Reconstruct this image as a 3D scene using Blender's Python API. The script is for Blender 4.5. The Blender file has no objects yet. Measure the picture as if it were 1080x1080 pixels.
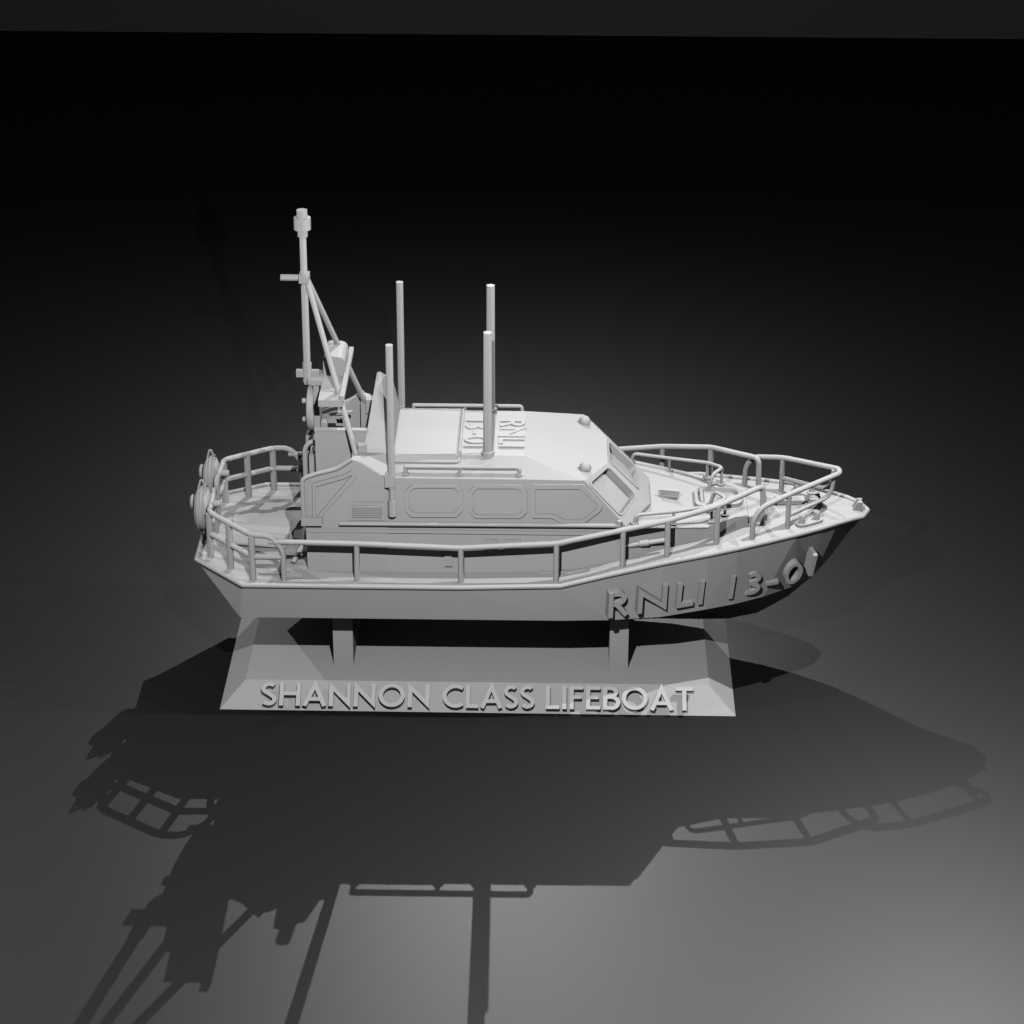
import bpy, math
from mathutils import Vector, Matrix
R = math.radians
scene = bpy.context.scene
col = scene.collection
V = Vector

# ------------------------------------------------------------------ camera
PITCH, ROLL, YAW, DIST, FPX = R(25.973), R(.160), R(-1.1), 54.0, 2796.16
fw0 = V((math.sin(YAW), math.cos(YAW), 0)); r0 = V((math.cos(YAW), -math.sin(YAW), 0)); up = V((0, 0, 1))
FW = fw0*math.cos(PITCH) - up*math.sin(PITCH)
u = fw0*math.sin(PITCH) + up*math.cos(PITCH)
RT = r0*math.cos(ROLL) + u*math.sin(ROLL)
UP = -r0*math.sin(ROLL) + u*math.cos(ROLL)
CAM = -FW*DIST
cd = bpy.data.cameras.new('camera'); cam = bpy.data.objects.new('camera', cd); col.objects.link(cam)
m = Matrix((RT, UP, -FW)).transposed().to_4x4(); m.translation = CAM
cam.matrix_world = m
cd.sensor_width = 36; cd.lens = FPX/1080*36; cd.clip_start = .5; cd.clip_end = 1000
scene.camera = cam
GZ = -3.2            # floor level

# ------------------------------------------------------------------ materials
def mat(name, c, rough=.5, var=.03, scale=3., bump=.0, spec=.5):
    mt = bpy.data.materials.new(name); mt.use_nodes = True
    nt = mt.node_tree; b = nt.nodes['Principled BSDF']
    tc = nt.nodes.new('ShaderNodeTexCoord'); ns = nt.nodes.new('ShaderNodeTexNoise')
    ns.inputs['Scale'].default_value = scale; ns.inputs['Detail'].default_value = 4
    nt.links.new(tc.outputs['Object'], ns.inputs['Vector'])
    cr = nt.nodes.new('ShaderNodeMapRange')
    cr.inputs['To Min'].default_value = c*(1-var); cr.inputs['To Max'].default_value = c*(1+var)
    nt.links.new(ns.outputs['Fac'], cr.inputs['Value'])
    cc = nt.nodes.new('ShaderNodeCombineColor')
    for k in ('Red', 'Green', 'Blue'): nt.links.new(cr.outputs['Result'], cc.inputs[k])
    nt.links.new(cc.outputs['Color'], b.inputs['Base Color'])
    b.inputs['Roughness'].default_value = rough
    b.inputs['Specular IOR Level'].default_value = spec
    if bump:
        n2 = nt.nodes.new('ShaderNodeTexNoise'); n2.inputs['Scale'].default_value = 60
        nt.links.new(tc.outputs['Object'], n2.inputs['Vector'])
        bp = nt.nodes.new('ShaderNodeBump'); bp.inputs['Strength'].default_value = bump; bp.inputs['Distance'].default_value = .01
        nt.links.new(n2.outputs['Fac'], bp.inputs['Height']); nt.links.new(bp.outputs['Normal'], b.inputs['Normal'])
    return mt
HULL = mat('matt_grey_resin', .78, .55, .015, 1.5)
BASE = mat('base_grey_resin', .73, .55, .015, 1.5)
LETT = mat('letter_white_resin', .89, .5, .01, 2., spec=1.)
LETT.node_tree.nodes['Principled BSDF'].inputs['IOR'].default_value = 1.6
FLOOR = mat('dark_floor', .006, .5, .04, .3, spec=1.)
FLOOR.node_tree.nodes['Principled BSDF'].inputs['IOR'].default_value = 1.75
WALL = mat('dark_wall', .13, .5, .04, .3)

# ------------------------------------------------------------------ mesh helpers
class MB:
    def __init__(s): s.v = []; s.f = []; s.sm = []
    def add(s, vs, fs, smooth=False):
        n = len(s.v); s.v += [V(p) for p in vs]
        for f in fs: s.f.append([i+n for i in f]); s.sm.append(smooth)
        return s
    def box(s, a, b, bev=0):
        x0, y0, z0 = a; x1, y1, z1 = b
        vs = [(x0, y0, z0), (x1, y0, z0), (x1, y1, z0), (x0, y1, z0), (x0, y0, z1), (x1, y0, z1), (x1, y1, z1), (x0, y1, z1)]
        return s.add(vs, [(3, 2, 1, 0), (4, 5, 6, 7), (0, 1, 5, 4), (1, 2, 6, 5), (2, 3, 7, 6), (3, 0, 4, 7)])
    def prism(s, pts, d):            # polygon pts (3D, planar-ish) extruded by vector d
        n = len(pts); P = [V(p) for p in pts]; d = V(d)
        nr = V((0, 0, 0))
        for i in range(n): nr += P[i].cross(P[(i+1) % n])
        if nr.dot(d) < 0: P.reverse()
        vs = P + [p+d for p in P]
        fs = [list(range(n))[::-1], list(range(n, 2*n))] + [(i, (i+1) % n, (i+1) % n+n, i+n) for i in range(n)]
        return s.add(vs, fs)
    def tube(s, pts, r, seg=14, fil=0., closed=False, caps=True):
        P = [V(p) for p in pts]
        if fil > 0: P = fillet(P, fil, closed)
        n = len(P); rings = []
        def tan(i):
            if closed: a = P[(i-1) % n]; b = P[(i+1) % n]
            else: a = P[max(i-1, 0)]; b = P[min(i+1, n-1)]
            d1 = (P[i]-a); d2 = (b-P[i])
            t = (d1.normalized() if d1.length > 1e-7 else V()) + (d2.normalized() if d2.length > 1e-7 else V())
            return t.normalized()
        t0 = tan(0); ref = V((0, 0, 1)) if abs(t0.z) < .9 else V((1, 0, 0))
        nn = t0.cross(ref).normalized()
        base = len(s.v); vs = []
        for i in range(n):
            t = tan(i); nn = (nn - t*nn.dot(t)).normalized(); bb = t.cross(nn)
            # widen in the mitre direction
            k = 1.
            if (closed or 0 < i < n-1):
                d1 = (P[i]-P[(i-1) % n]).normalized(); k = 1/max(.5, d1.dot(t))
                md = (t-d1*d1.dot(t)); md = (d1 - t*d1.dot(t))
                md = md.normalized() if md.length > 1e-4 else None
            else: md = None
            for j in range(seg):
                a = 2*math.pi*j/seg; o = nn*math.cos(a)*r + bb*math.sin(a)*r
                if md is not None and k > 1.001: o += md*o.dot(md)*(k-1)
                vs.append(P[i]+o)
        fs = []
        for i in range(n if closed else n-1):
            for j in range(seg):
                a = i*seg+j; b = i*seg+(j+1) % seg; c = ((i+1) % n)*seg+(j+1) % seg; d = ((i+1) % n)*seg+j
                fs.append((a, b, c, d))
        s.add(vs, fs, True)
        if caps and not closed:
            s.f.append([base+j for j in range(seg)][::-1]); s.sm.append(False)
            s.f.append([base+(n-1)*seg+j for j in range(seg)]); s.sm.append(False)
        return s
    def lathe(s, c, prof, axis='Z', seg=28, smooth=True):   # prof [(r,h)]
        c = V(c); vs = []; fs = []
        ax = {'X': (V((0, 1, 0)), V((0, 0, 1)), V((1, 0, 0))), 'Y': (V((0, 0, 1)), V((1, 0, 0)), V((0, 1, 0))), 'Z': (V((1, 0, 0)), V((0, 1, 0)), V((0, 0, 1)))}[axis]
        for r, h in prof:
            for j in range(seg):
                a = 2*math.pi*j/seg
                vs.append(c+ax[0]*r*math.cos(a)+ax[1]*r*math.sin(a)+ax[2]*h)
        for i in range(len(prof)-1):
            for j in range(seg):
                fs.append((i*seg+j, i*seg+(j+1) % seg, (i+1)*seg+(j+1) % seg, (i+1)*seg+j))
        fs.append([j for j in range(seg)][::-1]); fs.append([(len(prof)-1)*seg+j for j in range(seg)])
        return s.add(vs, fs, smooth)
    def build(s, name, m, parent=None, label=None, auto=40, bevel=0.):
        me = bpy.data.meshes.new(name); me.from_pydata([tuple(v) for v in s.v], [], s.f)
        for p, q in zip(me.polygons, s.sm): p.use_smooth = q
        me.validate(); me.update(); me.materials.append(m)
        if any(s.sm): me.set_sharp_from_angle(angle=R(auto))
        o = bpy.data.objects.new(name, me); col.objects.link(o)
        if parent is not None: o.parent = parent
        if label: o['label'] = label
        if bevel:
            b = o.modifiers.new('bevel', 'BEVEL'); b.width = bevel; b.segments = 2; b.limit_method = 'ANGLE'; b.angle_limit = R(30)
        return o
def fillet(P, r, closed):
    out = []; n = len(P)
    for i in range(n):
        if not closed and i in (0, n-1): out.append(P[i]); continue
        a, b, c = P[(i-1) % n], P[i], P[(i+1) % n]
        d1 = (a-b); d2 = (c-b); l = min(r, d1.length*.45, d2.length*.45)
        p = b+d1.normalized()*l; q = b+d2.normalized()*l
        K = 6
        for k in range(K+1):
            t = k/K; out.append(p*(1-t)**2+b*2*t*(1-t)+q*t*t)
    return out
def mir(pts): return [(p[0], -p[1], p[2]) for p in pts]
def at(px, py, **k):                 # a point of the model from where its plane is known
    d = FW + RT*((px-540)/FPX) + UP*((540-py)/FPX)
    (n, v), = k.items(); i = 'XYZ'.index(n)
    return CAM + d*((v-CAM[i])/d[i])
def lerp(tab, x):
    for (a, b) in zip(tab[:-1], tab[1:]):
        if x <= b[0]:
            t = (x-a[0])/(b[0]-a[0]); t = max(0, min(1, t)); return [a[i]+(b[i]-a[i])*t for i in range(1, len(a))]
    return list(tab[-1][1:])
def empty(name, loc): 
    o = bpy.data.objects.new(name, None); col.objects.link(o); o.location = loc; o.empty_display_size = .2; return o

# ------------------------------------------------------------------ stroke lettering
def arc(cx, cy, rx, ry, a0, a1, n=14): return [(cx+rx*math.cos(R(a0+(a1-a0)*i/n)), cy+ry*math.sin(R(a0+(a1-a0)*i/n))) for i in range(n+1)]
W = .125   # stroke width for cap height 1
def glyph(ch, w=W):
    h = w/2
    if ch == 'S': return .52, [(arc(.26, .735, .20, .265-h, 38, 270, 14)[:-3] + [(.17, .565), (.33, .45)] + arc(.26, .265, .20, .265-h, 65, -145, 14)[2:], 0)]
    if ch == 'H': return .74, [([(h, 0), (h, 1)], 0), ([(.74-h, 0), (.74-h, 1)], 0), ([(w, .53), (.74-w, .53)], 0)]
    if ch == 'A': return .78, [([(.04, 0), (.39, .93), (.74, 0)], 0), ([(.20, .30), (.58, .30)], .004)]
    if ch == 'N': return .76, [([(h, 0), (h, .86), (.76-h, .14), (.76-h, 1)], 0)]
    if ch == 'O': return .92, [(arc(.46, .5, .46-h, .5-h, 0, 360, 36)[:-1], 0, True)]
    if ch == '0': return .62, [(arc(.31, .5, .31-h, .5-h, 0, 360, 32)[:-1], 0, True)]
    if ch == 'C': return .80, [(arc(.50, .5, .50-h, .5-h, 50, 310, 26), 0)]
    if ch == 'L': return .48, [([(h, 1), (h, h), (.48, h)], 0)]
    if ch in 'I1': return w, [([(h, 0), (h, 1)], 0)]
    if ch == 'F': return .48, [([(h, 0), (h, 1-h), (.48, 1-h)], 0), ([(w, .52), (.42, .52)], 0)]
    if ch == 'E': return .50, [([(.50, h), (h, h), (h, 1-h), (.50, 1-h)], 0), ([(w, .52), (.44, .52)], 0)]
    if ch == 'B': return .56, [([(h, 0), (h, 1)], 0), ([(w, 1-h), (.26, 1-h)]+arc(.26, .755, .20, .245-h, 80, -90, 10)+[(w, .51+h)], .0), ([(w, .54)]+[(.30, .54)]+arc(.30, .30, .235, .24, 80, -80, 10)+[(.28, h), (w, h)], .004)]
    if ch == 'R': return .60, [([(h, 0), (h, 1)], 0), ([(w, 1-h), (.26, 1-h)]+arc(.26, .715, .22, .285-h, 80, -90, 10)+[(w, .43+h)], .0), ([(.26, .50), (.56, .02)], .004)]
    if ch == 'T': return .62, [([(0, 1-h), (.62, 1-h)], 0), ([(.31, 0), (.31, 1-w)], 0)]
    if ch == '3': return .52, [(arc(.22, .735, .22, .265-h, 130, -80, 14)+[(.14, .51)], 0), ([(.14, .52), (.24, .52)]+arc(.22, .27, .25, .27-h, 75, -130, 14), .004)]
    if ch == '-': return .34, [([(.04, .40), (.32, .40)], 0)]
    return .20, []
def stroke(mb, pts, w, d0, d1, M, closed=False):
    n = len(pts); P = [V((p[0], p[1])) for p in pts]; L = []; Rr = []
    for i in range(n):
        a = P[(i-1) % n] if (closed or i > 0) else None; c = P[(i+1) % n] if (closed or i < n-1) else None
        d1_ = (P[i]-a).normalized() if a is not None else None; d2_ = (c-P[i]).normalized() if c is not None else None
        if d1_ is None: d1_ = d2_
        if d2_ is None: d2_ = d1_
        t = (d1_+d2_).normalized(); nn = V((-t.y, t.x)); k = min(3.2, 1/max(.2, t.dot(d1_)))
        L.append(P[i]+nn*w/2*k); Rr.append(P[i]-nn*w/2*k)
    vs = [M(p.x, p.y, z) for z in (d0, d1) for S in (L, Rr) for p in S]
    fs = []
    for i in range(n if closed else n-1):
        j = (i+1) % n
        fs += [(2*n+i, 3*n+i, 3*n+j, 2*n+j), (i, j, n+j, n+i), (i, 2*n+i, 2*n+j, j), (n+i, n+j, 3*n+j, 3*n+i)]
    if not closed:
        fs += [(0, n, 3*n, 2*n), (n-1, 3*n-1, 4*n-1, 2*n-1)]
    mb.add(vs, fs)
def text(s, origin, ux, uy, un, h, depth, m, parent, name='letter', track=.13, width=None, sink=.02, wd=W, each=None):
    xs = []; x = 0
    for ch in s:
        a, _ = glyph(ch, wd); xs.append(x); x += a+track
    tot = x-track; sx = (width/(tot*h)) if width else 1.
    ux = V(ux).normalized(); uy = V(uy).normalized(); un = V(un).normalized(); O = V(origin); k = 0
    for ch, x0 in zip(s, xs):
        if ch == ' ': continue
        mb = MB()
        for g in glyph(ch, wd)[1]:
            M = lambda x, y, z: O + ux*(x0+x)*h*sx + uy*y*h + un*z
            stroke(mb, g[0], wd, -sink, depth+g[1]*h, M, len(g) > 2)
        import bmesh
        o = mb.build(name if ch not in '013-' else ('hyphen' if ch == '-' else 'digit'), m, parent)
        bm = bmesh.new(); bm.from_mesh(o.data); bmesh.ops.recalc_face_normals(bm, faces=bm.faces); bm.to_mesh(o.data); bm.free()
        k += 1
    return tot*h*sx

# ================================================================== setting
fl = MB().add([(-150, -90, GZ), (150, -90, GZ), (150, 46.5, GZ), (-150, 46.5, GZ)], [(0, 1, 2, 3)]).build('floor', FLOOR); fl['kind'] = 'structure'
wl = MB().box((-150, 46.5, GZ-.5), (150, 47.2, 60)).build('wall', WALL); wl['kind'] = 'structure'

# ================================================================== display stand
stand = empty('display_stand', (-.6, 0, GZ)); stand['label'] = 'low grey display stand with sloping sides and lettering, under the model boat'; stand['category'] = 'display stand'
def child(mb, name, m, root, **k):
    o = mb.build(name, m, root, **k); o.matrix_parent_inverse = Matrix.Translation(-root.location); return o
pl = MB(); ZT = -2.8
b = [(-5.80, -2.61, GZ), (4.53, -2.63, GZ), (4.53, 2.62, GZ), (-5.80, 2.62, GZ)]
t = [(-5.32, -2.09, ZT), (4.01, -2.09, ZT), (4.01, 2.09, ZT), (-5.32, 2.09, ZT)]
pl.add(b+t, [(3, 2, 1, 0), (4, 5, 6, 7), (0, 1, 5, 4), (1, 2, 6, 5), (2, 3, 7, 6), (3, 0, 4, 7)])
child(pl, 'plinth', BASE, stand)
for x0, x1 in ((-3.59, -3.19), (2.01, 2.39)):
    mb = MB(); xm = (x0+x1)/2
    w = 1.46
    mb.prism([(x0, -w, ZT-.02), (x0, w, ZT-.02), (x0, w, -1.62), (x0, 0, -2.16), (x0, -w, -1.62)], (x1-x0, 0, 0))
    child(mb, 'post', BASE, stand)
fn = V((0, -.4, .52)).normalized(); fy = V((0, .52, .4)).normalized()
O = V((-4.98, -2.612, GZ+.0)) + fy*.03
def stand_text():
    before = set(bpy.data.objects)
    for word, x0, wid in (('SHANNON', -4.96, 3.37), ('CLASS', -1.33, 1.83), ('LIFEBOAT', .735, 2.94)):
        text(word, V((x0, O.y, O.z)), (1, 0, 0), fy, fn, .50, .17, LETT, stand, 'letter', width=wid, sink=-.09, track=.11, wd=.15)
    for o in set(bpy.data.objects)-before: o.matrix_parent_inverse = Matrix.Translation(-stand.location)
stand_text()

# ================================================================== the boat
boat = empty('model_lifeboat', (.4, 0, -2.3)); boat['label'] = 'plain grey model lifeboat with mast, cabin and deck rails on its display stand'; boat['category'] = 'model boat'
BI = Matrix.Translation(-boat.location)
def part(mb, name, m=HULL, parent=None, **k):
    o = mb.build(name, m, parent or boat, **k)
    if parent is None: o.matrix_parent_inverse = BI
    return o
# X, gunwale half width, gunwale z, chine half width, chine z, keel z
ST = [(-5.26, 2.31, -.545, 2.13, -1.355, -2.22), (-3.5, 2.31, -.545, 2.13, -1.355, -2.26), (-1, 2.31, -.545, 2.13, -1.355, -2.3), (1., 2.30, -.49, 2.12, -1.357, -2.34),
      (2., 2.20, -.27, 2.02, -1.385, -2.38), (3., 2.05, -.09, 1.88, -1.376, -2.42), (3.9, 1.87, .02, 1.64, -1.324, -2.42), (4.5, 1.66, .06, 1.40, -1.317, -2.40),
      (5.1, 1.44, .11, 1.08, -1.31, -2.25), (5.7, 1.19, .15, .66, -1.30, -1.86), (6.2, .93, .17, .26, -1.20, -1.36), (6.55, .70, .175, .05, -.86, -.88), (6.85, .50, .17, .04, -.36, -.38), (7.08, .32, .14, .02, -.04, -.06)]
GT = [(s[0], s[1], s[2]) for s in ST]
def gun(x, s=-1, dy=0, dz=0): w, z = lerp(GT, x); return V((x, s*(w+dy), z+dz))
AFT = (-6.27, 1.46, -.42)      # aft gunwale corner
hb = MB(); vs = []; fs = []
for (x, w, z, cw, cz, kz) in ST:
    zz = z-.03
    vs += [(x, -w, zz), (x if x > -5 else -5.37, -cw, cz), (x if x > -5 else -5.37, 0, kz), (x if x > -5 else -5.37, cw, cz), (x, w, zz)]
n = len(ST)
for i in range(n-1):
    a = i*5; c = a+5
    fs += [(a, a+1, c+1), (a, c+1, c)] if i < 4 or i % 2 else [(a, a+1, c), (a+1, c+1, c)]
    fs += [(a+1, a+2, c+2, c+1), (a+2, a+3, c+3, c+2)]
    fs += [(a+4, c+3, a+3), (a+4, c+4, c+3)] if i < 4 or i % 2 else [(a+4, c+4, a+3), (a+3, c+4, c+3)]
k = len(vs); vs += [(AFT[0], -AFT[1], AFT[2]-.03), (AFT[0], AFT[1], AFT[2]-.03)]
fs += [(0, k, 1), (4, 3, k+1), (k, k+1, 3, 2, 1)]
e = (n-1)*5; vs.append((7.2, 0, .11)); fs += [(e, e+1, k+2), (e+1, e+2, k+2), (e+2, e+3, k+2), (e+3, e+4, k+2)]
hb.add(vs, fs); part(hb, 'hull')
# deck sheet
dk = MB(); DT = [(AFT[0], AFT[1], AFT[2]-.0)] + GT
vs = []; 
for x, w, z in DT: vs += [(x, -w+.01, z-.005), (x, 0, z+.015), (x, w-.01, z-.005)]
vs.append((7.2, 0, .14)); fs = []
for i in range(len(DT)-1): a = i*3; fs += [(a, a+3, a+4, a+1), (a+1, a+4, a+5, a+2)]
a = (len(DT)-1)*3; fs += [(a, len(vs)-1, a+1), (a+1, len(vs)-1, a+2)]
dk.add(vs, fs); deck = part(dk, 'deck')
# rub rail round the whole deck edge
near = [(AFT[0], -AFT[1], AFT[2])] + [(x, -w, z) for x, w, z in GT]
rl = near + [(7.22, 0, .13)] + mir(near)[::-1]
part(MB().tube(rl, .052, 12, .02, True), 'rub_rail')

# ---- side bulwark coaming and cabin
CW = 1.62
def sideprism(poly, y0, y1): return [(x, y0, z) for x, z in poly], (0, y1-y0, 0)
cb = MB()
# lower body: full width trunk from cockpit to windscreen
XA = at(323.5, 560, Y=-1.66).x
# cabin house as one closed shell
def P3(x, w, z): return (x, w, z)
sec = [  # x, edge w, edge z, shoulder w, shoulder z, centre z
    (-2.42, 1.60, 1.49, 1.10, 1.77, 1.80), (.25, 1.60, 1.49, 1.09, 1.765, 1.80)]
zb = -.56
vs = []; fs = []
def ring(x, we, ze, ws, zs, zc): return [(x, -1.66, zb), (x, -we, ze), (x, -ws, zs), (x, 0, zc), (x, ws, zs), (x, we, ze), (x, 1.66, zb)]
vs += ring(*sec[0]); vs += ring(*sec[1])
for i in range(6): fs.append((i, 7+i, 8+i, i+1))
fs.append((0, 1, 2, 3, 4, 5, 6))
k = len(vs)
#   front: roof front edge, windscreen, foot
FE = [(1.45, -1.60, 1.48), (1.91, -.62, 1.415), (1.91, .62, 1.415), (1.45, 1.60, 1.48)]
FB = [(2.28, -1.62, .50), (2.78, -.62, .53), (2.78, .62, .53), (2.28, 1.62, .50)]
vs += FE + FB + [(2.28, -1.66, -.30), (2.28, 1.66, -.30)]
fs += [(7, k+8, k+4, k, 8)]                         # near side wall piece
fs += [(8, k, 9), (9, k, k+1), (9, k+1, 10), (10, k+1, k+2), (10, k+2, 11), (11, k+2, k+3), (11, k+3, 12), (12, k+3, k+7, k+9, 13)]
def facet(i, u0, v):      # bilinear point on front facet i
    a, b2, c, d = V(FE[i]), V(FE[i+1]), V(FB[i+1]), V(FB[i])
    return a.lerp(b2, u0).lerp(d.lerp(c, u0), v)
SCR = [[facet(0, .06, .09), facet(0, .90, .07), facet(0, .86, .72), facet(0, .10, .80)],
       [facet(1, .14, .04), facet(1, .86, .04), facet(1, .88, .70), facet(1, .12, .70)],
       [facet(2, .10, .07), facet(2, .94, .09), facet(2, .90, .80), facet(2, .14, .72)]]
SLOOP = []
for i, q in enumerate(SCR):
    lp = fillet([V(p) for p in q], .11, True); SLOOP.append(lp); b0 = len(vs); vs += [tuple(p) for p in lp]
    cor = [k+i, k+i+1, k+5+i, k+4+i]; m7 = 7
    for c in range(4):
        for g in range(6): fs.append((cor[c], b0+c*7+g, b0+c*7+g+1))
        fs.append((cor[c], b0+c*7+6, b0+((c+1) % 4)*7, cor[(c+1) % 4]))
fs += [(k+4, k+8, k+9, k+7, k+6, k+5)]
cb.add(vs, fs); cabin = part(cb, 'cabin')
def onside(o): return o

# ---- raised foredeck trunk
tk = MB()
T = [(2.10, 1.655, .50), (3.05, 1.42, .40), (3.93, 1.17, .30), (4.50, .78, .33), (4.75, .70, .30)]
def Tp(i, s): return (T[i][0], s*T[i][1], T[i][2])
loop = [Tp(i, -1) for i in range(5)] + [Tp(i, 1) for i in range(4, -1, -1)]
low = [(p[0], p[1]*1.0, lerp(GT, p[0])[1]-.05) for p in loop]
nl = len(loop); tk.add(loop+low, [tuple(range(nl)) ] + [(i, (i+1) % nl+0, (i+1) % nl+nl, i+nl) for i in range(nl)])
tk.f = [f[::-1] if i else f for i, f in enumerate(tk.f)]
for c in (0,): pass
# break the top into near-planar strips
tk.f.pop(0); tk.sm.pop(0)
for i in range(4): tk.f.append([i, i+1, nl-2-i, nl-1-i]); tk.sm.append(False)
trunk = part(tk, 'foredeck_trunk')
# thin lip on the trunk edge
for s in (-1, 1):
    pts = [(T[i][0], s*(T[i][1]+.012), T[i][2]-.012) for i in range(0, 3)]
    MB().tube(pts, .02, 8).build('lip', HULL, trunk)

# ---- cabin side windows: raised frames with sunken panes
def on_wall(p, y=-1.60):
    q = at(p[0], p[1], Y=y); return (q.x, q.z)
def wally(z, x=0): return 1.658 if x < -2.42 else 1.60 + (1.49-z)*(.06/2.05)
def plate(poly, off0, off1, s):       # poly of (x,z) on the cabin side wall
    a = [(x, s*(wally(z, x)+off0), z) for x, z in poly]; b2 = [(x, s*(wally(z, x)+off1), z) for x, z in poly]
    return a, b2
def ring_frame(mb, outer, inner, o0, o1, s):
    n = len(outer); A0, A1 = plate(outer, o0, o1, s); B0, B1 = plate(inner, o0, o1, s)
    vs = A0+A1+B0+B1; fs = []
    for i in range(n):
        j = (i+1) % n
        fs += [(i, j, n+j, n+i), (n+i, n+j, 3*n+j, 3*n+i), (2*n+i, 3*n+i, 3*n+j, 2*n+j)]
    if s > 0: fs = [f[::-1] for f in fs]
    mb.add(vs, fs)
def c3(x, y): return on_wall((390+x/4.154, 400+y/4.154))
def octo(x0, y0, x1, y1, c): return [c3(x0+c, y0), c3(x1-c, y0), c3(x1, y0+c), c3(x1, y1-c), c3(x1-c, y1), c3(x0+c, y1), c3(x0, y1-c), c3(x0, y0+c)]
wins = [(octo(155, 460, 408, 598, 27), octo(172, 472, 393, 581, 22)), (octo(435, 460, 690, 603, 27), octo(448, 475, 672, 590, 22)),
        ([c3(*p) for p in ((708, 458), (938, 458), (1018, 552), (1012, 572), (935, 628), (846, 628), (798, 603), (708, 602))],
         [c3(*p) for p in ((724, 477), (922, 477), (1000, 546), (996, 558), (932, 611), (852, 611), (806, 585), (724, 585))])]
def soft(poly): return [(p.x, p.y) for p in fillet([V((a, b, 0)) for a, b in poly], .05, True)]
wins = [(soft(a), soft(b)) for a, b in wins]
for s in (-1, 1):
    for o_, i_ in wins:
        mb = MB(); ring_frame(mb, o_, i_, -.01, .045, s)
        wf = part(mb, 'side_window')
        a, b2 = plate(i_, -.005, .004, s); mb2 = MB(); mb2.add(b2, [tuple(range(len(b2))) if s > 0 else tuple(range(len(b2)))[::-1]])
        mb2.build('pane', HULL, wf)
# ---- windscreens: sunken panes inside frames
for i, lp in enumerate(SLOOP):
    Q = SCR[i]; c = sum(Q, V())/4; n = len(lp)
    nrm = (Q[1]-Q[0]).cross(Q[3]-Q[0]).normalized()
    if nrm.x < 0: nrm = -nrm
    sc = lambda k, d: [c+(p-c)*k+nrm*d for p in lp]
    vs = sc(1.09, -.01)+sc(1.09, .022)+sc(1.0, .022)+sc(.98, -.13); fs = []
    for q in range(3):
        for g in range(n): fs.append((q*n+g, q*n+(g+1) % n, (q+1)*n+(g+1) % n, (q+1)*n+g))
    o = part(MB().add(vs, fs), 'windscreen')
    MB().add(sc(.99, -.125), [tuple(range(n))]).build('pane', HULL, o)
# ---- roof furniture
for s in (-1, 1):
    part(MB().lathe((1.46, s*1.12, 1.50), [(.115, 0), (.118, .05), (.105, .10), (.07, .14), (.02, .155)], seg=24), 'dome_light')
def roofz(x, y):
    y = abs(y); return 1.80-.035*y/1.09 if y < 1.09 else 1.765-.275*(y-1.09)/.51
def roof_rail(s):
    w = 1.45; z = 1.62
    mb = MB()
    x0, x1 = -2.06, .17; zf = roofz(0, 1.5)
    mb.tube([(x0, s*1.50, zf), (x0, s*1.50, zf+.14), (x0+.0, s*1.50, zf+.15), (x1, s*1.50, zf+.15), (x1, s*1.50, zf)], .04, 12, .12)
    mb.tube([(-1, s*1.50, zf), (-1, s*1.50, zf+.14)], .035, 10)
    for x in (x0, -1, x1): mb.lathe((x, s*1.50, zf-.01), [(.075, 0), (.075, .03)], seg=14)
    part(mb, 'roof_grab_rail')
roof_rail(-1); roof_rail(1)
# hatch with tubular rim lying over the roof
hp = []
hx0, hx1 = -2.36, -1.02
prof = [-1.26, -1.09, -.5, 0, .5, 1.09, 1.26]
pts = [(hx0, y, roofz(0, y)+.02) for y in prof[::-1]]+[(hx1, y, roofz(0, y)+.02) for y in prof]
mb = MB().tube(pts, .035, 12, .16, True)
hatch = part(mb, 'roof_hatch')
mb = MB(); vs = []
for x in (hx0+.07, hx1-.07):
    for y in prof[1:-1]: vs.append((x, y, roofz(0, y)+.012))
    for y in prof[1:-1]: vs.append((x, y, roofz(0, y)-.02))
fs = [(i, i+10, i+11, i+1) for i in range(4)] + [(0, 1, 2, 3, 4, 9, 8, 7, 6, 5), (14, 13, 12, 11, 10, 15, 16, 17, 18, 19), (0, 5, 15, 10), (4, 14, 19, 9)]
mb.add(vs, fs); mb.build('hatch_lid', HULL, hatch)
# roof lettering, reading from far side to near side with its head to the bow
def boat_text(s, O, ux, uy, un, h, d, **k):
    before = set(bpy.data.objects)
    text(s, O, ux, uy, un, h, d, HULL, boat, **k)
    for o in set(bpy.data.objects)-before: o.matrix_parent_inverse = BI
for s_, xb, hh in (('RNLI', -.25, .50), ('13-01', -.95, .50)):
    boat_text(s_, (xb, .56, 1.78), (0, -1, 0), (1, 0, 0), (0, 0, 1), hh, .034, name='letter', width=1.32, wd=.15)
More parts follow.
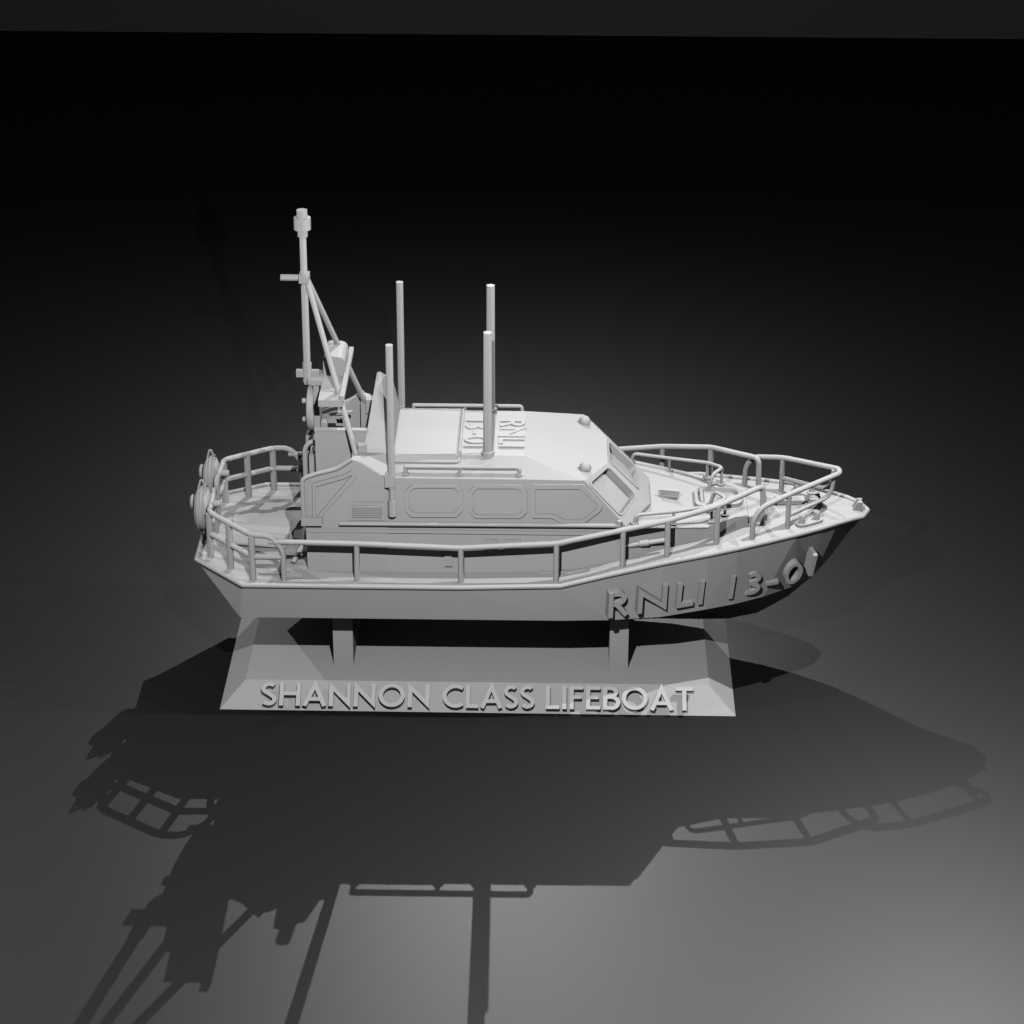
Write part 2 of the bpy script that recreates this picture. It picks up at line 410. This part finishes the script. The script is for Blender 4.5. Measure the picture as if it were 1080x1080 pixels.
# ---- antennas
def antenna(px0, y, foot, top, r=.072):
    pass
mb = MB().lathe((-.46, -1.05, 1.70), [(.13, 0), (.13, .14), (.09, .15), (.083, 2.66)], seg=20)
part(mb, 'whip_antenna')
mb = MB().lathe((-.46, 1.05, 1.70), [(.13, 0), (.13, .14), (.09, .15), (.083, 2.82)], seg=20)
part(mb, 'whip_antenna')
for (x, s, zt) in ((-2.34, -1, 4.36), (-2.31, 1, 4.42)):
    y = s*1.70 if s < 0 else 1.45
    y = s*1.60
    zt_ = at(411, 359.5, Y=-1.60).z if s < 0 else at(421.4, 297.5, Y=1.60).z
    xx = at(412, 430, Y=-1.6).x if s < 0 else at(423.3, 425, Y=1.6).x
    zb_ = at(413, 541, Y=-1.60).z
    yy = s*1.71
    mb = MB().tube([(xx, yy, zb_+.0), (xx, yy, zb_+.32)], .082, 14)
    mb.tube([(xx, yy, zb_+.30), (xx, yy, zb_+.62)], .055, 12)
    mb.tube([(xx, yy, zb_+.60), (xx, yy, zt_-.04)], .072, 14)
    an = part(mb, 'whip_antenna')
    z1 = at(413, 512, Y=-1.7).z
    MB().box((xx-.13, min(s*1.58, s*1.80), z1), (xx+.06, max(s*1.58, s*1.80), z1+.24)).build('bracket', HULL, an)
# ---- mast
MX = -4.08
mast = part(MB().lathe((MX, 0, 2.80), [(.072, 0), (.066, 3.2), (.058, 3.22)], seg=18), 'mast')
zz = lambda px, py, y=0: at(px, py, Y=y).z
ml = MB().lathe((MX, 0, 0), [(.10, zz(319.5, 249)), (.10, zz(319.5, 242)), (.165, zz(319.5, 242)+.01), (.165, zz(319, 229.5)), (.105, zz(319, 229)), (.105, zz(318.5, 221.5)), ], seg=26)
ml.build('masthead_lamp', HULL, mast)
z0 = zz(321, 293)
MB().box((MX-.09, -.16, z0-.06), (MX+.10, .16, z0+.08)).build('crosstree_block', HULL, mast)
MB().tube([(MX-.46, 0, z0), (MX-.05, 0, z0)], .065, 10).build('spreader', HULL, mast)
z1 = zz(324, 393)
MB().box((MX-.22, -.05, z1-.08), (MX+.24, .05, z1+.06)).add(*([], [])).build('lower_spreader', HULL, mast)
MB().lathe((MX, 0, z1-.19), [(.09, 0), (.09, .40), ], seg=14).build('collar', HULL, mast)
for s in (-1, 1):
    MB().tube([(MX+.06, s*.03, z0-.05), (-3.03, s*1.29, 1.80)], .055, 12).build('strut', HULL, mast)
# plate joined to the mast foot and round housing seen edge on
z2 = zz(328, 401)
mp = MB().prism([(MX+.02, -.22, z2), (MX+.50, -.30, z2), (MX+.42, .35, z2), (MX+.02, .22, z2)], (0, 0, .10))
mp.build('mast_bracket', HULL, mast)
zc = zz(328, 430)
lr = MB(); prof = []
ringp = [(-.10, .46), (-.12, .30), (-.12, .18)]
c = V((MX+.06, 0, zc))
prof = [(.01, -.08), (.36, -.08), (.46, -.06), (.49, -.02), (.49, .03), (.46, .07), (.01, .07)]
lr.lathe(c, [(r_*.94, h_) for r_, h_ in prof], 'X', 30)
lamp = lr.build('round_housing', HULL, mast)
for dz in (.20, -.20): MB().lathe(c+V((-.17, -.12, dz)), [(.05, 0), (.055, .02), (.055, .12)], 'X', 12).build('housing_knob', HULL, mast)
MB().box((MX+.13, -.20, 1.60), (MX+.24, .20, 2.95)).build('mast_board', HULL, mast)
# radar: long slab across the boat with a drum on it
rz = 2.93
rd = MB().prism([(-3.76, -1.24, rz-.09), (-3.28, -1.24, rz-.09), (-3.28, -1.24, rz+.05), (-3.76, -1.24, rz+.05)], (0, 2.5, 0))
radar = part(rd, 'radar_scanner')
MB().box((-3.34, -1.245, rz+.045), (-3.25, 1.285, rz+.14)).build('scanner_ridge', HULL, radar)
sec_ = fillet([V((-3.76, -.02, rz-.02)), V((-3.32, -.02, rz-.02)), V((-3.32, -.02, rz+.44)), V((-3.76, -.02, rz+.48))], .15, True)
MB().prism(sec_, (0, .85, 0)).build('radar_drum', HULL, radar)
MB().box((-3.70, .80, rz-.02), (-3.42, 1.1, rz+.10)).build('drum_cradle', HULL, radar)
MB().box((MX-.02, .0, z1-.10), (-3.72, .12, z1-.03)).build('mounting_arm', HULL, radar)

# ---- cockpit: side wings, console box, fairing
def wing(s):
    y = 1.62
    poly = [(323.9, 553.5), (320, 504), (333, 499.4), (355.5, 494), (371, 484), (377, 485.5), (396, 505), (398, 553.5)]
    P = [on_wall(p, -1.62) for p in poly]
    P[0] = (XA, zb); P[-1] = (-2.42, zb); P[-2] = (-2.42, 1.49)
    mb = MB().prism([(x, s*1.655, z) for x, z in P], (0, -s*.10, 0))
    w_ = part(mb, 'cockpit_side')
    # tubular coping along the top
    top = [P[1], P[2], P[3], P[4]]
    cp = [(P[1][0]-.02, s*1.66, on_wall((320, 544), -1.62)[1]), (P[1][0]-.02, s*1.66, P[1][1]+.0)] + [(x, s*1.66, z+.01) for x, z in top[1:]]
    MB().tube(cp, .045, 10, .10).build('coping', HULL, w_)
    def c1(x, y_): return on_wall((300+x/9, 470+y_/9), -1.66)
    def strip(pts, o0=-.0, o1=.05, nm='frame_bar'):
        a = [(x, s*(1.655+o0), z) for x, z in [c1(*p) for p in pts]]
        MB().prism(a, (0, s*(o1-o0), 0)).build(nm, HULL, w_)
    strip([(268, 385), (298, 372), (298, 670), (272, 670)])
    strip([(268, 352), (560, 272), (640, 232), (660, 262), (560, 306), (298, 380), (268, 388)], 0, .055)
    strip([(655, 262), (690, 287), (345, 672), (310, 668)], 0, .045)
    strip([(222, 345), (250, 335), (252, 670), (226, 670)], 0, .03, 'frame_strip')
    strip([(165, 672), (362, 672), (362, 738), (165, 738)], 0, .12, 'sill_block')
    return w_
w1 = wing(-1); w2 = wing(1)
# sloping triangular fillet between wing and roof
for s in (-1, 1):
    a = on_wall((371, 484), -1.62); 
    p1 = V((a[0], s*1.64, a[1])); p2 = V((-2.42, s*1.60, 1.49)); p3 = V((-2.42, s*1.09, 1.80)); p4 = V((-3.13, s*1.20, 1.86))
    mb = MB(); mb.add([p1, p2, p3, p4, p1-V((0, s*.05, .6)), p2-V((0, s*.05, .6)), p3-V((0, 0, .6)), p4-V((0, 0, .6))], [(0, 1, 2, 3), (7, 6, 5, 4), (0, 4, 5, 1), (1, 5, 6, 2), (2, 6, 7, 3), (3, 7, 4, 0)])
    part(mb, 'cockpit_shoulder')
# vents and side fittings on the walls
def c1(x, y_): return on_wall((300+x/9, 470+y_/9), -1.62)
for s in (-1, 1):
    o_ = [c1(618, 528), c1(958, 532), c1(958, 700), c1(618, 694)]; i_ = [c1(643, 555), c1(930, 560), c1(930, 668), c1(643, 664)]
    mb = MB(); ring_frame(mb, o_, i_, -.005, .02, s); vt = part(mb, 'louvre_vent')
    for k in range(6):
        y0 = 560+k*18
        a = [c1(645, y0), c1(928, y0+3), c1(928, y0+12), c1(645, y0+9)]
        vs = [(x, s*(wally(z, x)+(.06 if q in (2, 3) else .0)), z) for q, (x, z) in enumerate(a)] + [(x, s*(wally(z, x)-.01), z) for x, z in a]
        sl = MB().add(vs, [(0, 1, 2, 3), (0, 4, 5, 1), (1, 5, 6, 2), (2, 6, 7, 3), (3, 7, 4, 0), (7, 6, 5, 4)]); sl.build('slat', HULL, vt)
    a = [c1(682, 378), c1(958, 382), c1(958, 524), c1(682, 520)]
    mb = MB(); A0, A1 = plate(a, -.01, .006, s); mb.add(A0+A1, [(4, 5, 6, 7), (0, 1, 5, 4), (1, 2, 6, 5), (2, 3, 7, 6), (3, 0, 4, 7)])
    part(mb, 'side_panel')
# console box across the cockpit
xc0 = at(332, 455, Y=-.85).x; xc1 = at(388, 455, Y=-.85).x; zc_ = at(356, 455, Y=-.85).z
part(MB().box((xc0, -.85, zb), (xc1, -.77, zc_)).box((xc0-.01, -.87, zc_-.0), (xc1, -.75, zc_+.04)), 'cockpit_console')
# peaked fairing behind the cabin roof
f0 = at(382, 484, Y=-1.15); f1 = at(411, 477, Y=-1.09); pk = at(398.5, 405.5, Y=-.32); pk2 = at(409, 425, Y=-.60)
fz = 1.45
mb = MB()
A = [V((f0.x, -1.17, f0.z-.02)), V((f0.x+.62, -1.13, f1.z+.02)), V((pk2.x+.02, -.62, pk2.z)), V((pk.x, -.34, pk.z)), V((pk.x-.06, -.34, pk.z-.02))]
B2 = [V((p.x, -p.y, p.z)) for p in A]
lo = [V((f0.x, -1.17, fz)), V((f0.x+.58, -1.13, fz)), V((f0.x+.58, 1.13, fz)), V((f0.x, 1.17, fz))]
vs = A+B2+lo
fs = [(0, 1, 2, 3, 4), (9, 8, 7, 6, 5), (1, 6, 7, 2), (2, 7, 8, 3), (3, 8, 9, 4), (4, 9, 5, 0), (0, 10, 11, 1), (1, 11, 12, 6), (6, 12, 13, 5), (5, 13, 10, 0)]
part(mb.add(vs, fs), 'cockpit_fairing')
# wheel guard and little levers in the cockpit
lv = MB().tube([at(338, 440, Y=.9), at(352, 435, Y=.9), at(372, 434, Y=.9)], .035, 8)
part(lv, 'cockpit_rail')
q = at(340, 445, Y=.2); part(MB().box((q.x-.07, .0, q.z-.06), (q.x+.12, .45, q.z+.06)).box((q.x+.1, .15, q.z-.0), (q.x+.5, .3, q.z+.09)), 'control_lever')
for s in (-1, 1):
    q = (-2.93, s*1.12, 1.70); part(MB().box((q[0]-.08, q[1]-.08, q[2]), (q[0]+.08, q[1]+.08, q[2]+.30)), 'cockpit_lamp')
# door hoops at the aft end of the cockpit
for s in (-1, 1):
    mb = MB(); x = XA-.12
    mb.tube([(x, s*.35, zb), (x, s*.35, 1.55), (x+.15, s*.35, 1.72), (x+.30, s*.35, 1.55), (x+.30, s*.35, zb)], .05, 10, .15)
    part(mb, 'door_hoop')
part(MB().box((XA-.02, -.55, zb), (XA+.25, .55, 1.45)), 'cockpit_bulkhead')

# ---- long side handrail and ledges along the cabin
for s in (-1, 1):
    xr0, zr = on_wall((357.8, 552.2), -1.72); xr1, zr1 = on_wall((653, 554.5), -1.72)
    mb = MB().tube([(xr0, s*1.72, zr), (xr1, s*1.72, zr1)], .045, 10)
    mb.tube([(xr1, s*1.72, zr1-.02), (xr1, s*1.72, zr1+.11)], .045, 10)
    for k in range(7): x = xr0+(xr1-xr0)*(k+.5)/7; mb.box((x-.03, min(s*1.60, s*1.72), zr-.015), (x+.03, max(s*1.60, s*1.72), zr+.015))
    part(mb, 'cabin_handrail')
    zl = on_wall((500, 560.5), -1.66)[1]
    part(MB().box((XA, min(s*1.58, s*1.675), zl-.05), (2.2, max(s*1.58, s*1.675), zl+.02)), 'cabin_ledge')
# lower step boxes seen under the rail
for s in (-1, 1):
    for (x0, y0, x1, y1, o) in ((510, 569, 525, 581, .06), (532, 569, 549, 583, .05), (469, 582, 477, 596, .07)):
        a = at(x0, y1, Y=-1.66); b2 = at(x1, y0, Y=-1.66)
        part(MB().box((a.x, min(s*1.55, s*(1.645+o)), a.z), (b2.x, max(s*1.55, s*(1.645+o)), b2.z), ), 'side_fitting')
    for (x0, x1) in ((568, 616), (622, 655)):
        a = at(x0, 608, Y=-1.75); b2 = at(x1, 603, Y=-1.75)
        za, zb2 = lerp(GT, a.x)[1], lerp(GT, b2.x)[1]
        mb = MB().prism([(a.x, s*1.70, za+.0), (a.x, s*1.76, za), (a.x, s*1.76, za+.05), (a.x, s*1.70, za+.05)], (b2.x-a.x, 0, 0)); 
        part(mb, 'deck_strip')
    # boat hook pole lashed low on the trunk side
    a = at(651, 577, Y=-1.60); b2 = at(703, 571, Y=-1.60)
    mb = MB().tube([(a.x, s*1.60, a.z), (b2.x, s*1.54, b2.z)], .05, 10); c = V((a.x+(b2.x-a.x)*.55, s*1.57, (a.z+b2.z)/2+.01))
    mb.tube([c-V((.09, 0, .01)), c+V((.09, 0, .012))], .07, 12); mb.box((a.x-.05, min(s*1.52, s*1.63), a.z-.09), (a.x+.05, max(s*1.52, s*1.63), a.z+.07))
    part(mb, 'stowed_pole')

# ================================================================== guard rails
def deckz(x, w=None): return lerp([(AFT[0], AFT[2])]+[(a, c) for a, _, c in GT], x)[0]
for s in (-1, 1):
    # stern pulpit (near values fitted, mirrored for the far one)
    X1, X2 = -6.01, -5.08
    g = MB().tube([(X1-.02, s*.18, deckz(X1)), (X1-.02, s*.18, .56), (X1, s*1.24, .52), (X2, s*2.06, .43), (-4.72, s*2.06, .43), (-4.47, s*2.06, .12), (-4.47, s*2.06, deckz(-4.4))], .056, 14, .16)
    sp = part(g, 'stern_rail')
    for (x, w, zt) in ((X1, 1.25, .50), (-5.57, 1.64, .46), (X2, 2.06, .41)):
        MB().tube([(x, s*w, deckz(x)-.01), (x, s*w, zt)], .068, 12).build('stanchion', HULL, sp)
    MB().tube([(X1, s*1.25, .06), (X2, s*2.06, -.04), (-4.5, s*2.06, -.04)], .058, 12, .08).build('mid_rail', HULL, sp)
    MB().tube([(X1-.02, s*.18, .10), (X1, s*1.25, .08)], .05, 12).build('mid_rail', HULL, sp)
    # long side rail up to the foredeck
    def rp(px, py, w): q = at(px, py, Y=-w); return (q.x, s*w, q.z)
    pts = [rp(283, 571.2, 2.06), rp(373, 573.3, 2.06), rp(485, 578, 2.06), rp(587.4, 573.3, 2.05), rp(650, 560.7, 1.93), (3.09, s*1.76, .70), (4.08, s*1.40, .86), (5.02, s*.66, .96), (5.05, s*.68, deckz(5.05))]
    g = MB().tube(pts, .056, 14, .13); sr = part(g, 'side_rail')
    for (px, py, w) in ((376, 575, 2.06), (486, 578, 2.06), (587, 573, 2.05), (657.5, 559, 1.91), (704.6, 549.6, 1.76), (757, 534, 1.40)):
        q = at(px, py, Y=-w)
        MB().tube([(q.x, s*w, deckz(q.x)-.02), (q.x, s*w, q.z)], .058, 12).build('stanchion', HULL, sr)
    # low foredeck grab rail
    g = MB().tube([(2.45, s*1.45, .47), (2.49, s*1.45, .67), (3.23, s*1.26, .66), (4.0, s*1.02, .68), (4.30, s*.73, .71), (4.08, s*.40, .71), (3.98, s*.36, .32)], .038, 12, .12)
    gr = part(g, 'foredeck_rail')
    for p in ((3.23, 1.26, .66), (4.0, 1.02, .68), (4.28, .72, .70)):
        MB().tube([(p[0], s*p[1], .30), (p[0], s*p[1], p[2])], .032, 10).lathe((p[0], s*p[1], .33 if p[0] > 3.5 else .38), [(.08, 0), (.08, .03)], seg=12).build('rail_foot', HULL, gr)
    MB().lathe((2.45, s*1.45, .485), [(.08, 0), (.08, .03)], seg=12).build('rail_foot', HULL, gr)

half = [(4.80, 1.27, deckz(4.8)-.02), (4.81, 1.27, .50), (4.97, 1.20, .745), (5.54, .87, .885), (6.60, .10, 1.0)]
bow = part(MB().tube([(x, -y, z) for x, y, z in half]+[(x, y, z) for x, y, z in half[::-1]], .054, 14, .16), 'bow_rail')
for s in (-1, 1):
    MB().tube([(5.53, s*.88, deckz(5.5)-.02), (5.53, s*.88, .86)], .052, 12).build('stanchion', HULL, bow)
    MB().tube([(5.53, s*.88, .42), (6.32, s*.24, .50), (6.46, s*.12, .62), (6.50, s*.10, .98)], .046, 12, .14).build('mid_rail', HULL, bow)

# ---- foredeck: tunnel hatch with hoops, rope box, bollards, stem fitting
hz = .34
loopo = fillet([V((3.70, -.46, 0)), V((4.66, -.34, 0)), V((4.66, .34, 0)), V((3.70, .46, 0))], .22, True)
cc_ = V((4.18, 0, 0)); nn_ = len(loopo)
sc_ = lambda k, z: [V((cc_.x+(p.x-cc_.x)*k, p.y*k, z)) for p in loopo]
vs = sc_(1., hz-.06)+sc_(1., hz+.07)+sc_(.86, hz+.10)+sc_(.80, hz+.0); fs = []
for q in range(3):
    for i in range(nn_): fs.append((q*nn_+i, q*nn_+(i+1) % nn_, (q+1)*nn_+(i+1) % nn_, (q+1)*nn_+i))
fh = part(MB().add(vs, fs), 'deck_hatch')
MB().add(sc_(.81, hz+.012), [tuple(range(nn_))]).build('hatch_cover', HULL, fh)
MB().tube([(3.86, -.28, hz+.05), (3.84, -.28, hz+.09), (3.84, .25, hz+.09), (3.86, .25, hz+.05)], .035, 10, .05).build('hinge_bar', HULL, fh)
MB().lathe((4.36, -.18, hz), [(.07, 0), (.07, .07), (.04, .10)], seg=14).build('catch', HULL, fh)
# small raised coaming on the trunk top
a = at(697, 514, Z=.44); b2 = at(722, 521, Z=.44)
mb = MB().prism([(2.98, -.06, .40), (3.36, -.12, .40), (3.36, .26, .40), (2.98, .26, .40)], (0, 0, .04)); mb.add([(3.0, -.05, .44), (3.36, -.11, .44), (3.40, -.10, .55), (2.98, -.04, .56), (3.0, .0, .44), (3.36, -.06, .44), (3.40, -.05, .55), (2.98, .01, .56)], [(0, 1, 2, 3), (7, 6, 5, 4), (0, 4, 5, 1), (3, 2, 6, 7), (1, 5, 6, 2), (0, 3, 7, 4)])
part(mb, 'vent_flap')
# forward step and rope locker
part(MB().prism([(4.73, -.62, .02), (5.15, -.52, .04), (5.15, .52, .04), (4.73, .62, .02)], (0, 0, .24)), 'forward_step', bevel=.02)
for s in (-1, 1):
    mb = MB(); c0 = V((5.83, s*.76, .155)); c1_ = V((6.13, s*.60, .165)); d = (c1_-c0).normalized(); nrm = V((-d.y, d.x, 0))
    lp = [c0+nrm*.13*math.cos(R(a))-d*.13*math.sin(R(a)) for a in range(0, 181, 20)] + [c1_-nrm*.13*math.cos(R(a))+d*.13*math.sin(R(a)) for a in range(0, 181, 20)]
    mb.prism(lp, (0, 0, .055)); bo = part(mb, 'bollard')
    for c in (c0, c1_): MB().lathe(c+V((0, 0, .05)), [(.062, 0), (.062, .15), (.055, .165)], seg=16).build('bollard_post', HULL, bo)
mb = MB(); mb.lathe((6.12, .02, .16), [(.34, 0), (.30, .02), (.22, .04)], seg=26)
wn = part(mb, 'windlass')
MB().prism([(5.92, -.13, .17), (6.32, -.13, .17), (6.24, -.13, .42), (6.02, -.13, .42)], (0, .06, 0)).build('cheek', HULL, wn)
MB().prism([(5.92, .16, .17), (6.32, .16, .17), (6.24, .16, .42), (6.02, .16, .42)], (0, .06, 0)).build('cheek', HULL, wn)
MB().lathe((6.13, -.08, .27), [(.11, 0), (.11, .25)], 'Y', 18).build('drum', HULL, wn)
MB().prism([(5.35, .14, .17), (5.95, .10, .19), (5.95, .34, .19), (5.35, .38, .17)], (0, 0, .09)).build('windlass_bed', HULL, wn)
mb = MB().prism([(6.90, -.10, .16), (7.12, -.10, .16), (7.10, -.10, .35), (7.0, -.10, .35)], (0, .06, 0)).prism([(6.90, .05, .16), (7.12, .05, .16), (7.10, .05, .35), (7.0, .05, .35)], (0, .06, 0))
mb.lathe((7.06, -.08, .30), [(.04, 0), (.04, .16)], 'Y', 12)
part(mb, 'stem_head')

# ---- stern fenders on axles
for s in (-1, 1):
    c = V((-6.20, s*.72, .36))
    mb = MB(); prof = [(.05, -.155), (.30, -.145), (.40, -.10), (.455, -.03), (.46, .03), (.40, .10), (.30, .145), (.05, .155)]
    mb.lathe(c, prof, 'X', 32); fd = part(mb, 'round_fender')
    MB().lathe(c+V((-.24, 0, .14)), [(.05, -.01), (.12, 0), (.15, .03), (.15, .06), (.05, .07), (.05, .12)], 'X', 20).build('axle_cap', HULL, fd)
    MB().tube([c+V((.1, 0, .1)), c+V((.36, 0, .1))], .07, 12).build('axle', HULL, fd)
    for q in (-.06, .06): MB().tube([c+V((q, .47*math.cos(R(a)), .47*math.sin(R(a)))) for a in range(0, 360, 12)], .013, 6, 0, True).build('lashing', HULL, fd)
    MB().tube([c+V((-.07, 0, .44)), c+V((-.02, 0, .62)), c+V((.02, 0, .62)), c+V((.07, 0, .44))], .022, 8, .06).build('rope_loop', HULL, fd)
    MB().tube([c+V((-.06, 0, -.44)), c+V((-.02, -.02, -.68)), c+V((.03, 0, -.70)), c+V((.07, 0, -.44))], .022, 8, .06).build('rope_loop', HULL, fd)
# aft deck details
part(MB().prism([(-5.75, -.75, -.43), (-4.55, -.75, -.52), (-4.55, .55, -.52), (-5.75, .55, -.43)], (0, 0, .05)), 'aft_hatch', bevel=.01)
part(MB().prism([(-4.46, -2.0, -.53), (-4.10, -2.0, -.53), (-4.10, -1.9, -.53), (-4.46, -1.9, -.53)], (0, 0, .05)).prism([(-5.0, -1.85, -.53), (-4.4, -1.85, -.53), (-4.4, -1.75, -.53), (-5.0, -1.75, -.53)], (0, 0, .03)), 'toe_strip')
part(MB().tube([(-4.35, -1.4, -.50), (-4.18, -1.0, -.30), (-4.12, -.6, .10)], .05, 10, .1), 'aft_step_rail')

# ---- raised name on the bow: letters lie along the flaring topside
import bmesh
CH = [('R', 641, 662, 652.5), ('N', 671, 704, 648), ('L', 712, 731, 642), ('I', 736, 741, 638), ('1', 768, 772, 632), ('3', 785, 800, 628.5),
      ('-', 808, 821, 618), ('0', 825, 845, 618), ('1', 853, 858, 608)]
PA, PB = V((2.02, -2.25, 0)), V((6.22, -.98, 0))
OFF = [.0, .07, .07, .07, .02, -.05, -.08, -.09, -.06]
for (ch, xl, xr, yb), off in zip(CH, OFF):
    def onplane(px, py):       # the lettering stands in one upright plane that cuts the curved topside
        d = FW + RT*((px-540)/FPX) + UP*((540-py)/FPX); nrm = V((-(PB-PA).y, (PB-PA).x, 0)).normalized()
        nrm = -nrm if nrm.y > 0 else nrm; t_ = (PA+nrm*off-CAM).dot(nrm)/d.dot(nrm); return CAM+d*t_
    A_ = onplane(xl, yb); B_ = onplane(xr, yb-(xr-xl)*.17)
    f_ = (A_.x-PA.x)/(PB.x-PA.x)
    ux = B_-A_; wx = ux.length; ux.normalize()
    uy = V((.02+.12*f_, -.08-.10*f_, 1)).normalized(); hy = .58-.06*f_
    un = ux.cross(uy).normalized()
    if un.y > 0: un = -un
    adv, gs = glyph(ch, .17); mb = MB(); sx = wx/adv
    for g in gs:
        pts = [(p[0]*sx/hy, p[1]) for p in g[0]]
        if ch in '1I': pts = [(.085, 0), (.085, 1)]
        if ch == '-': pts = [(0, .06), (wx/hy, .06)]
        M = lambda x, y, z: A_ + ux*x*hy + uy*y*hy + un*z
        stroke(mb, pts, .14 if ch in '-0' else .165, -.30, .0+g[1], M, len(g) > 2)
    o = part(mb, 'hyphen' if ch == '-' else ('digit' if ch in '013' else 'letter'))
    bm = bmesh.new(); bm.from_mesh(o.data); bmesh.ops.recalc_face_normals(bm, faces=bm.faces); bm.to_mesh(o.data); bm.free()

# ================================================================== lights
w = bpy.data.worlds.new('World'); scene.world = w; w.use_nodes = True
w.node_tree.nodes['Background'].inputs[0].default_value = (1, 1, 1, 1)
w.node_tree.nodes['Background'].inputs[1].default_value = .018
scene.cycles.use_fast_gi = True; scene.cycles.fast_gi_method = 'ADD'; w.light_settings.ao_factor = .024; w.light_settings.distance = 20
def lamp(name, loc, e, r=.06, aim=(0, 0, -.5)):
    l = bpy.data.lights.new(name, 'AREA'); l.energy = e; l.shape = 'DISK'; l.size = r
    o = bpy.data.objects.new(name, l); col.objects.link(o); o.location = loc
    o.rotation_euler = (V(aim)-V(loc)).to_track_quat('-Z', 'Y').to_euler(); return o
L_ = dict(back=((-.65, 15.96, 13.07), 1340), front=((-.7, -16, 12.1), 1700), right=((10.4, 0, 13.), 1260), left=((-18, .3, 8.5), 430), top=((.65, 0, 13.), 110))
for k_, (p, e) in L_.items(): lamp('studio_lamp', p, e, aim=(5, -12, -3) if k_ == 'right' else (0, 0, -.5))

scene.render.engine = 'CYCLES'
scene.cycles.max_bounces = 0; scene.cycles.diffuse_bounces = 0; scene.cycles.glossy_bounces = 0
scene.view_settings.view_transform = 'Standard'; scene.view_settings.look = 'None'
scene.view_settings.exposure = 0; scene.view_settings.gamma = 1
